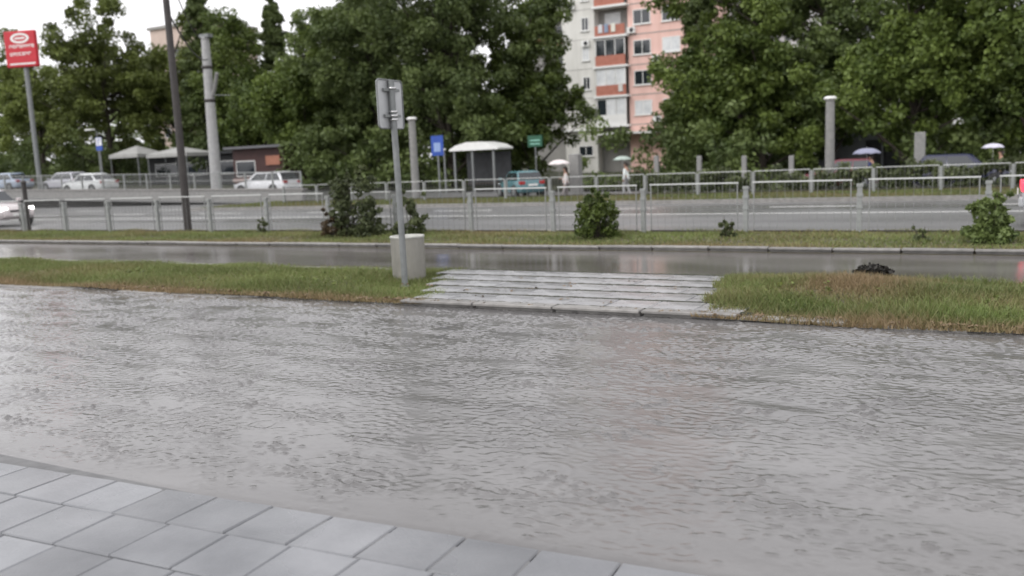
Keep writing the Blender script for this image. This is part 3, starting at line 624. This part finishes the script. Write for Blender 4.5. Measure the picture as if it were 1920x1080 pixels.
# ================================================================== PEOPLE AND UMBRELLAS
def skinned(name, pts, edges, rads, m, parent, root=0, sub=2):
    me = bpy.data.meshes.new(name); me.from_pydata(pts, edges, []); o = link(name, me, parent); me.materials.append(m)
    o.modifiers.new('skin', 'SKIN').use_smooth_shade = True
    for i, r in enumerate(rads):
        v = me.skin_vertices[0].data[i]; v.radius = r if hasattr(r, '__len__') else (r, r)
        v.use_root = (i == root)
    o.modifiers.new('sub', 'SUBSURF').levels = sub; o.modifiers['sub'].render_levels = sub; return o
skinm = mat('skin', (.42, .25, .18), .5, .06, 8); hairm = mat('hair', (.03, .02, .015), .5, .2, 20)
def person(label, x, y, z, rz, top, legs, hairc=hairm, long_hair=False, stride=.12, sc=1.0):
    t = thing('person', label, 'person', (x, y, z), rz); t.scale = (sc, sc, sc)
    # facing +x; right arm (y<0) raised to hold the umbrella shaft
    J = [(0, 0, .95), (0, 0, 1.15), (0, 0, 1.36), (.01, 0, 1.47), (.03, 0, 1.56), (.03, 0, 1.66),
         (0, .17, 1.37), (-.03, .21, 1.12), (.04, .20, .88), (.06, .195, .80),
         (0, -.17, 1.37), (.02, -.23, 1.13), (.20, -.17, 1.17), (.26, -.155, 1.19),
         (0, .09, .90), (stride, .09, .50), (stride*.6, .09, .09), (stride*.6+.14, .09, .04),
         (0, -.09, .90), (-stride*.2, -.09, .50), (-stride*1.6, -.09, .10), (-stride*1.6+.14, -.09, .04)]
    Ed = [(0,1),(1,2),(2,3),(3,4),(4,5),(2,6),(6,7),(7,8),(8,9),(2,10),(10,11),(11,12),(12,13),(0,14),(14,15),(15,16),(16,17),(0,18),(18,19),(19,20),(20,21)]
    Rd = [(.13,.10),(.125,.095),(.14,.10),.05,(.075,.085),(.085,.08),.05,.042,.032,.03,.05,.042,.032,.03,.085,.06,.042,.035,.085,.06,.042,.035]
    body = skinned('body', J, Ed, Rd, skinm, t)
    head = skinned('hair', [(.0, 0, 1.60), (.01, 0, 1.68), (-.05, 0, 1.56)] + ([(-.07, 0, 1.42)] if long_hair else []), [(0,1),(0,2)] + ([(2,3)] if long_hair else []), [.088, .085, .07] + ([.06] if long_hair else []), hairc, t)
    ex = 1.10
    idx = [0,1,2,6,7,8,10,11,12]; mp_ = {a: i for i, a in enumerate(idx)}
    skinned('jacket', [J[i] if i != 0 else (0, 0, .84) for i in idx], [(mp_[a], mp_[b]) for a, b in Ed if a in mp_ and b in mp_], [(.155,.13) if i == 0 else tuple(v*1.17 for v in (Rd[i] if hasattr(Rd[i], '__len__') else (Rd[i]+.008, Rd[i]+.008))) for i in idx], top, t)
    idx = [0,14,15,16,18,19,20]; mp2 = {a: i for i, a in enumerate(idx)}
    skinned('trousers', [J[i] for i in idx], [(mp2[a], mp2[b]) for a, b in Ed if a in mp2 and b in mp2], [(.14,.115) if i == 0 else (Rd[i] + .016) for i in idx], legs, t)
    for a, b in ((16, 17), (20, 21)):
        skinned('shoe', [(J[a][0]-.04, J[a][1], .05), (J[b][0]+.03, J[b][1], .04)], [(0, 1)], [(.05,.05), (.045,.035)], black, t, sub=1)
    MB().lathe([(0, .035), (.012, .02), (.018, 0)], 6, (0, 0, 0)).build('nose', skinm, body, (.108, 0, 1.61)).rotation_euler.y = RAD(70)
    for s in (-1, 1): MB().lathe([(0, -.012), (.012, 0), (0, .012)], 6, (.105, s*.032, 1.635)).build('eye', black, body)
    # curled fingers of the holding hand
    for k in range(4):
        zz = 1.155 + k*.02; skinned('finger', [(.27, -.16, zz), (.30, -.135, zz), (.285, -.11, zz)], [(0,1),(1,2)], [.010, .009, .008], skinm, body, sub=1)
    skinned('thumb', [(.26, -.14, 1.215), (.275, -.115, 1.225)], [(0,1)], [.011, .009], skinm, body, sub=1)
    return t
def umbrella(label, x, y, z, rz, hx, hy, hz, top_z, rad, m, sc=1.0, tilt=0.0):
    t = thing('umbrella', label, 'umbrella', (x + (hx*math.cos(rz) - hy*math.sin(rz))*sc, y + (hx*math.sin(rz) + hy*math.cos(rz))*sc, z), rz)
    MB().tube([(0, 0, hz - .12), (0, 0, top_z)], .008, 6).build('shaft', chrome, t)
    MB().tube([(0, 0, hz - .22), (0, 0, hz - .02)], .016, 8).build('handle', black, t)
    n, k = 8, 5; vs = []; d = rad*.42
    for i in range(k + 1):
        a = i/k*RAD(64); r_ = rad*math.sin(a)/math.sin(RAD(64)); zz = top_z - d*(1-math.cos(a))/(1-math.cos(RAD(64)))
        for j in range(n*2):
            b = 2*math.pi*j/(n*2); f = 1.0 if j % 2 == 0 else (1 - .05*i/k); zo = 0 if j % 2 == 0 else .03*i/k*rad*2
            vs.append((r_*f*math.cos(b), r_*f*math.sin(b), zz + zo))
    N = n*2; fs = [(i*N+j, i*N+(j+1) % N, (i+1)*N+(j+1) % N, (i+1)*N+j) for i in range(k) for j in range(N)]
    cn = MB().add(vs, fs, True).build('canopy', m, t); cn.modifiers.new('solid', 'SOLIDIFY').thickness = .006
    for j in range(n):
        b = 2*math.pi*j/n; MB().tube([(0, 0, top_z - d*.95), (rad*.55*math.cos(b), rad*.55*math.sin(b), top_z - d*.36)], .005, 4).build('rib', chrome, t)
    MB().tube([(0, 0, top_z), (0, 0, top_z + .06)], [.012, .004], 6).build('tip', chrome, t)
cl = lambda n, c: mat('cloth_' + n, c, .85, .1, 10)
def pair(px, py, rz, label_p, label_u, top, legs, um, rad, uh=1.96, sc=1.0, lh=False):
    z = zf(px); person(label_p, px, py, z, rz, top, legs, long_hair=lh, sc=sc); umbrella(label_u, px, py, z, rz, .285, -.14, 1.19*sc, uh, rad, um, sc)
pair(-16.65, 35.3, RAD(200), 'person in a white top under the white umbrella behind the far fence', 'white umbrella held by the person behind the far fence', cl('white', (.62, .58, .57)), cl('grey', (.22, .2, .2)), cl('umb_white', (.70, .64, .63)), .50, 1.97, .98, True)
pair(-15.75, 40.2, RAD(170), 'person in a white coat under the grey green umbrella in front of the pale block', 'grey green umbrella in front of the pale apartment block', cl('coat', (.70, .74, .72)), cl('grey2', (.3, .3, .3)), cl('umb_grey', (.36, .42, .38)), .46, 2.0)
pair(-4.75, 40, RAD(160), 'person in dark blue under the lavender umbrella near the red car', 'lavender blue umbrella right of the tall capped post', cl('navy', (.03, .04, .12)), cl('dark', (.05, .05, .06)), cl('umb_blue', (.26, .27, .36)), .58, 1.90, .95)
pair(0.0, 40, RAD(190), 'person in black clothes under the pale umbrella at the right', 'pale lilac umbrella above the person in black at the right', cl('black', (.02, .025, .025)), cl('black2', (.02, .02, .025)), cl('umb_lilac', (.55, .54, .62)), .42, 1.88, .95)

# ================================================================== BUILDINGS
paleplaster = mat('plaster_pale', (0.56, 0.55, 0.51), .85, .06, .5, c2=(.70, .69, .65), stretch=(2.5, 1, .35)); pinkpl = mat('plaster_pink', (.68, .44, .38), .85, .06, .5, c2=(.80, .54, .48), stretch=(2.5, 1, .35))
brickred = mat('brick_red', (.36, .135, .095), .85, .12, 3, c2=(.44, .18, .13)); greypl = mat('plaster_grey', (.27, .265, .25), .85, .1, .8, c2=(.33, .32, .30))
curtain = mat('bright_glazing', (.55, .57, .58), .25, .15, 1.5, c2=(.75, .76, .76)); creamp = mat('plaster_cream', (.55, .44, .38), .85, .08, .8)
def window(parent, x, z, wd, hg, y, gm=glass, fr=white):
    f = MB()
    f.box(x - wd/2, x + wd/2, y - .05, y - .003, z, z + .07).box(x - wd/2, x + wd/2, y - .05, y - .003, z + hg - .07, z + hg).box(x - wd/2, x - wd/2 + .07, y - .05, y - .003, z + .07, z + hg - .07).box(x + wd/2 - .07, x + wd/2, y - .05, y - .003, z + .07, z + hg - .07).box(x - .03, x + .03, y - .05, y - .003, z + .07, z + hg - .07)
    wn = f.build('window', fr, parent); MB().box(x - wd/2 + .07, x + wd/2 - .07, y - .022, y - .006, z + .07, z + hg - .07).build('pane', gm, wn); MB().box(x - wd/2 - .1, x + wd/2 + .1, y - .14, y - .003, z - .07, z - .003).build('sill', white, wn)
ab = thing('apartment_block', 'tall pale and pink apartment block with brick balconies between the trees', 'building', (-34.2, 80, 0))
NF, FH, Z0 = 9, 2.76, 4.48
MB().box(-3.4, 0, 0, 12, -.6, Z0 + NF*FH).build('wall', paleplaster, ab); MB().box(.003, 3.2, 1.2, 12, -.6, Z0 + NF*FH).build('wall', greypl, ab); MB().box(3.203, 9.4, .4, 12, -.6, Z0 + NF*FH).build('wall', pinkpl, ab)
MB().box(-8.5, -3.403, 4, 12, -.6, Z0 + NF*FH).build('wall', greypl, ab)
MB().box(-3.0, .2, -.5, -.003, -.5, 4.1).build('entrance_wall', paleplaster, ab); MB().box(-3.4, .5, -.8, -.003, 4.103, 4.3).build('entrance_roof', white, ab)
window(ab, -1.0, 1.7, 1.5, 1.0, -.5); window(ab, -2.2, 1.2, .8, .8, -.5)
MB().box(.5, 9.6, -1.2, .397, 3.6, 3.8).build('porch_roof', white, ab)
for f in range(NF):
    z = Z0 + f*FH
    window(ab, -.95, z + .75, .75, 1.25, 0, curtain if rnd.random() < .4 else glass)
    MB().box(-3.42, .0, -.02, -.003, z - .06, z - .02).build('panel_joint', greypl, ab)
    bl = thing('balcony', None, None); bl.parent = ab
    MB().box(-.15, 3.35, -.35, 1.19, z - .14, z + .06).build('balcony_slab', white, bl)
    MB().box(.1, 3.1, -.22, -.08, z + .063, z + 1.02).build('parapet', brickred if f != 0 else white, bl)
    if f != 3 and f < 7:
        gl = MB()
        for x in (.1, 1.07, 2.06, 3.02): gl.box(x, x + .08, -.18, -.10, z + 1.023, z + 2.55)
        gl.box(.183, 3.02, -.175, -.105, z + 2.45, z + 2.55).build('glazing_frame', white, bl)
        for k, x in enumerate((.19, 1.16, 2.15)): MB().box(x, x + .86, -.155, -.125, z + 1.023, z + 2.445).build('pane', curtain if rnd.random() < .75 else glass, bl)
    else: MB().box(.6, 2.2, 1.15, 1.197, z + .1, z + 2.3).build('balcony_door', curtain, bl)
    for x in (4.6, 7.4): window(ab, x, z + .85, 1.7, 1.35, .4, curtain if rnd.random() < .5 else glass)
    MB().box(3.22, 9.4, .375, .397, z - .06, z + .02).build('panel_joint', greypl, ab)
    window(ab, -5.2, z + .8, 1.4, 1.4, 4); MB().box(-8.3, -3.9, 3.0, 3.997, z - .1, z + .05).build('balcony_slab', white, ab); MB().box(-8.2, -4.0, 3.0, 3.1, z + .053, z + .95).build('parapet', brickred if f % 2 else greypl, ab)
acm = [MB().box(-.4, .4, -.32, -.003, 0, .55).mesh('air_conditioner', white), MB().lathe([(.0, .0), (.2, .0), (.2, .02), (.0, .02)], 12).mesh('fan_grille', darkk)]
for x, f, y in ((-2.2, 1, 0), (-.9, 2, 0), (-2.3, 4, 0), (6.0, 2, .4), (6.1, 4, .4), (3.6, 3, .4), (6.0, 0, .4)):
    a_ = link('air_conditioner', acm[0], ab, (x, y, Z0 + f*FH + (.1 if x != -.9 else 2.05))); g_ = link('fan_grille', acm[1], a_, (.08, -.322, .28)); g_.rotation_euler.x = RAD(90)
for k, (x, f, c) in enumerate(((.5, 3, (.6, .6, .62)), (1.1, 3, (.25, .3, .4)), (1.8, 3, (.7, .68, .6)), (2.4, 1, (.6, .58, .55)))):
    MB().box(x, x + .42, -.30, -.28, Z0 + f*FH + .35, Z0 + f*FH + 1.12).build('laundry', mat('laundry_%s' % 'abcd'[k], c, .9), ab)
MB().box(-3.7, 9.7, -.3, 12.3, Z0 + NF*FH + .003, Z0 + NF*FH + .4).build('roof', greypl, ab)
def block(label, x, y, wd, h, m, fl, nwin):
    t = thing('apartment_block', label, 'building', (x, y, 0)); MB().box(-wd/2, wd/2, 0, 10, -.8, h).build('wall', m, t); MB().box(-wd/2 - .3, wd/2 + .3, -.3, 10.3, h + .003, h + .4).build('roof', greypl, t)
    gm = [MB().box(-.65, .65, -.04, -.003, 0, 1.4).mesh('window', white), MB().box(-.58, .58, -.055, -.04, .07, 1.33).mesh('pane', glass)]
    for f in range(fl):
        for k in range(nwin):
            wn = link('window', gm[0], t, (-wd/2 + (k + .5)*wd/nwin, 0, f*2.8 + 1.4)); link('pane', gm[1], wn)
    return t
block('white apartment block glimpsed through the trees on the right', -14, 97, 44, 22, mat('plaster_white', (.62, .62, .62), .85, .05, .6), 7, 12)
block('cream pink tower glimpsed through the trees upper left', -104, 92, 11, 22.5, creamp, 7, 3)

# ================================================================== TREES AND SHRUBS
leafA = leafmat('leaf_broad', (0.040, 0.066, 0.016), (0.155, 0.205, 0.045)); leafB = leafmat('leaf_deep', (0.055, 0.082, 0.026), (0.165, 0.212, 0.068))
leafC = leafmat('leaf_olive', (0.075, 0.098, 0.024), (0.200, 0.245, 0.060)); leafD = leafmat('leaf_shrub', (0.045, 0.060, 0.026), (0.140, 0.165, 0.070))
leafE = leafmat('leaf_brown', (0.05, 0.035, 0.02), (0.12, 0.085, 0.045))
def make_tree(h, rx, base, seed, m, nclump=190, nper=110, size=.17, gap=0.0, lobes=9, conif=False):
    r = np.random.default_rng(seed); zc = (base + h)/2; rz = (h - base)/2; cl_ = []
    if conif:
        for k in range(nclump):
            u = r.random()**.8; z = base + (h - base)*u; rad = rx*(1 - u)**.75*r.uniform(.25, 1.0) + .1; a = r.uniform(0, 6.283); cl_.append((rad*math.cos(a), rad*math.sin(a), z, .35 + .35*(1-u)))
    else:
        LB = []
        for k in range(lobes):
            d = r.normal(size=3); d /= np.linalg.norm(d); q = r.uniform(.35, .78); LB.append((d[0]*rx*q, d[1]*rx*q, zc + d[2]*rz*q, r.uniform(.34, .55)))
        LB.append((0, 0, zc, .5))
        for k in range(nclump):
            L_ = LB[r.integers(len(LB))]; d = r.normal(size=3); d /= np.linalg.norm(d); q = r.random()**.38*L_[3]
            cl_.append((L_[0] + d[0]*rx*q, L_[1] + d[1]*rx*q, L_[2] + d[2]*rz*q*.85, r.uniform(.45, .95)))
    me = leaf_mesh('crown', cl_, nper, size, m, r)
    tr = MB(); th = .035*h*.55; lean = r.uniform(-.3, .3)
    tr.tube([(0, 0, -.4), (lean*.2, .05, base*.6), (lean*.5, 0, base + rz*.5), (lean, 0, zc + rz*.5)], [th, th*.8, th*.55, th*.12], 9)
    for k in range(0, len(cl_), max(1, len(cl_)//26)):
        c = cl_[k]; z0 = min(max(base*.8, c[2] - abs(c[0]) - .8), zc + rz*.3); p0 = (lean*.4, 0, z0); mid = (c[0]*.45, c[1]*.45, (z0 + c[2])/2 - .1)
        tr.tube([p0, mid, c[:3]], [th*.32, th*.2, th*.05], 5, caps=False)
    return tr.mesh('trunk', bark), me
TV = {'a': make_tree(15, 5.6, .8, 21, leafA, 300, 165, .125), 'b': make_tree(16.5, 6.0, .7, 22, leafB, 320, 165, .125), 'c': make_tree(15.5, 5.2, 1.4, 23, leafC, 240, 165, .13, lobes=10),
      'd': make_tree(15, 3.0, 1.0, 24, leafB, 170, 170, .12, conif=True), 'e': make_tree(12, 4.6, .8, 25, leafA, 250, 165, .12)}
def tree(v, x, y, s, rz, label, sz=None):
    t = thing('leafy_tree' if v != 'd' else 'conifer_tree', label, 'tree', (x, y, zf(x) + .1), rz, 'trees of the park beyond the road'); t.scale = (s, s, sz or s)
    link('trunk', TV[v][0], t); link('crown', TV[v][1], t)
tree('c', -79.5, 53, 1.02, .5, 'loose crowned tree behind the red sign at the far left')
tree('c', -71, 54, 1.18, 2.2, 'tall loose tree with sky gaps right of the red sign')
tree('c', -66, 58, 1.10, 4.0, 'olive tree behind the dark pole, left of the concrete pole')
tree('d', -60.5, 56, 1.10, 0, 'narrow dark conifer rising just left of the concrete pole top')
tree('e', -55.0, 55, 1.18, 1.0, 'mid green tree directly behind the concrete pole')
tree('d', -54.0, 58, 1.02, 2.0, 'narrow conifer spire right of the concrete pole')
tree('e', -47.6, 54, 1.13, 3.3, 'rounded tree above the dark red kiosk')
tree('b', -40.0, 53, 1.04, 2.6, 'big dense tree left of the sign post plate')
tree('b', -32.6, 51, 1.08, 5.2, 'big dense deep green tree behind the sign post')
tree('a', -28.9, 56, 1.02, .9, 'tall tree touching the pale apartment block on its left')
tree('d', -18.9, 63, 1.0, 3.0, 'dark narrow conifer at the right edge of the pink facade')
tree('a', -12.2, 53, 1.05, 2.0, 'broad tree right of the pink facade')
tree('b', -9.0, 57, 1.0, 1.1, 'deep green tree above the grey gabled building')
tree('a', -3.9, 50, 1.0, 4.4, 'bright green broad tree above the navy car')
tree('e', 1.2, 48, 1.12, .3, 'leafy tree at the right edge above the person in black')
tree('b', 6.5, 54, 1.0, 2.9, 'dense tree cut by the right edge of the view')
tree('e', -46.0, 60, 1.3, 2.4, 'background tree filling the gap left of the big dense tree')
tree('a', -37.0, 60, 1.0, 2.9, 'background tree between the two big dense trees')
tree('e', -62.0, 62, 1.2, 5.0, 'background tree above the white canopy')
tree('e', -17.3, 58, .68, 0.7, 'mid sized tree covering the lower right of the pink facade')
tree('e', -13.6, 58, .62, 3.9, 'small tree low behind the grey green umbrella')

# shaded undergrowth and the far wood: masses nobody could count
r9 = np.random.default_rng(9)
us = []
for k in range(760):
    x = r9.uniform(-88, 8); y = r9.uniform(49.5, 60)
    if -68 < x < -45 and y < 55: continue
    if -31.5 < x < -25 and y < 52: continue
    if -11 < x < -4 and y < 62: continue
    if -.50 < x/y < -.385: continue
    if (-46 < x < -33 or -24 < x < -19.5 or -14.5 < x < -10 or -4 < x) and r9.random() < .6: y = r9.uniform(48.2, 50.5)
    if -.385 <= x/y < -.34 and r9.random() < .6: us.append((x, 62, r9.uniform(.2, 1.6), .7)); continue
    us.append((x, y, zf(x) + r9.uniform(.3, 4.6)*r9.random()**.5, r9.uniform(.5, 1.1)))
o = link('undergrowth', leaf_mesh('undergrowth', us, 120, .15, leafB, r9)); tag(o, 'dark shrub undergrowth beneath the park trees', 'shrubs', kind='stuff')
fw_ = []
for k in range(820):
    x = r9.uniform(-150, 12); y = r9.uniform(66, 76) + (8 if x < -60 else 0)
    if -.53 < x/y < -.36: continue
    fw_.append((x, y, zf(x) + r9.uniform(.5, 9.5 if x > -60 else 12)*r9.random()**.6, r9.uniform(.8, 1.7)))
o = link('distant_wood', leaf_mesh('distant_wood', fw_, 130, .24, leafB, r9)); tag(o, 'far dark mass of foliage closing the park behind the trees', 'wood', kind='stuff')
hd = [(x, 35.5 + r9.uniform(-.35, .35), -.35 + r9.uniform(.15, 1.3), r9.uniform(.22, .36)) for x in np.arange(-13.5, 2.5, .09)]
o = link('hedge', leaf_mesh('hedge', hd, 120, .07, leafD, r9)); tag(o, 'clipped olive green hedge behind the far fence on the right', 'hedge')

def bush(x, y, wd, h, label, m, seed, n=34, size=.05, twigs=10, tall=False):
    r = np.random.default_rng(seed); t = thing('bush', label, 'bush', (x, y, .1)); cl_ = []
    for k in range(n):
        a = r.uniform(0, 6.283); q = r.random()**.5; z = h*(.10 + .85*r.random()**(1.7 if tall else 1.2)); k2 = 1 - .35*(z/h); cl_.append((wd*.5*q*k2*math.cos(a), wd*.42*q*k2*math.sin(a), z, wd*.12*r.uniform(.5, 1.3)))
    for k in range(max(3, n//5)): a = r.uniform(0, 6.283); q = r.uniform(.1, .5); cl_.append((wd*q*math.cos(a), wd*q*.8*math.sin(a), h*r.uniform(.85, 1.22), wd*.06))
    link('foliage', leaf_mesh('foliage', cl_, 50, size, m, r, aspect=.45), t)
    st = MB()
    for k in range(twigs):
        c = cl_[r.integers(len(cl_))]; st.tube([(c[0]*.15, c[1]*.15, -.05), (c[0]*.6, c[1]*.6, c[2]*.55), (c[0]*1.05, c[1]*1.05, c[2]*1.18 + .05)], [.012, .008, .003], 5, caps=False)
    st.build('stems', bark, t)
bush(-13.15, 16.4, 1.45, 1.35, 'largest dark green bush against the near fence, left of the sign post', leafD, 31, 70, .055, 22, True)
bush(-13.75, 16.2, .7, .55, 'low reddish brown bush at the foot of the largest bush', leafE, 38, 22, .045)
bush(-11.6, 16.4, .85, .85, 'grey green bush right behind the sign post', leafD, 32, 34, .05, 12, True)
bush(-6.95, 16.1, 1.05, .80, 'round green bush against the near fence, right of the bin', leafA, 33, 55, .05, 16)
bush(-4.42, 16.3, .34, .32, 'small tuft of a bush between two fence posts', leafD, 34, 14, .035)
bush(-.12, 15.7, .74, .66, 'dark round bush near the right edge', leafB, 35, 80, .045)
bush(-1.12, 16.0, .36, .2, 'tiny low bush left of the dark round bush', leafD, 36, 12, .03)
bush(-16.8, 17.1, .4, .33, 'small grey bush at the fence far left of the largest bush', leafD, 37, 14, .035)
bush(-28.6, 16.6, .9, .9, 'green bush at the left edge in front of the slim dark post', leafC, 39, 30, .06)
dk = np.random.default_rng(40)
o = link('plant_debris', leaf_mesh('plant_debris', [(-1.25 + .06*k - .15, 10.85 + dk.uniform(-.04, .04), .27 + .05*math.sin(k*.6), .075) for k in range(6)], 80, .03, mat('rotten_leaves', (.018, .016, .012), .7, .3, 20), dk)); tag(o, 'dark clump of plant debris lying on the dry mound', 'debris')

rw = np.random.default_rng(77)
wp = [(x, y, float(isl_h(np.array(x), np.array(y))) + .02, rw.uniform(.03, .08)) for x, y in list(zip(rw.uniform(-13, -7.2, 90), rw.uniform(8.5, 11.0, 90))) + list(zip(rw.uniform(-2.3, 1.5, 60), rw.uniform(8.55, 11.0, 60)))]
o = link('weeds', leaf_mesh('weeds', wp, 16, .024, leafC, rw, up=1.5)); tag(o, 'broad leaved weeds scattered through the island grass', 'weeds', kind='stuff')
lp = [(x, y, .155, .05) for x, y in zip(rw.uniform(-12, 1, 110), 8.47 + np.abs(rw.normal(0, .06, 110)))] + [(rw.uniform(-7, -3), rw.uniform(8.7, 10.9), .17, .1) for _ in range(14)]
o = link('leaf_litter', leaf_mesh('leaf_litter', lp, 5, .022, mat('dead_leaf', (.10, .065, .035), .6, .3, 20, c2=(.2, .14, .07)), rw, up=3, squash=.1)); tag(o, 'brown fallen leaves washed up along the island kerb', 'leaves', kind='stuff')
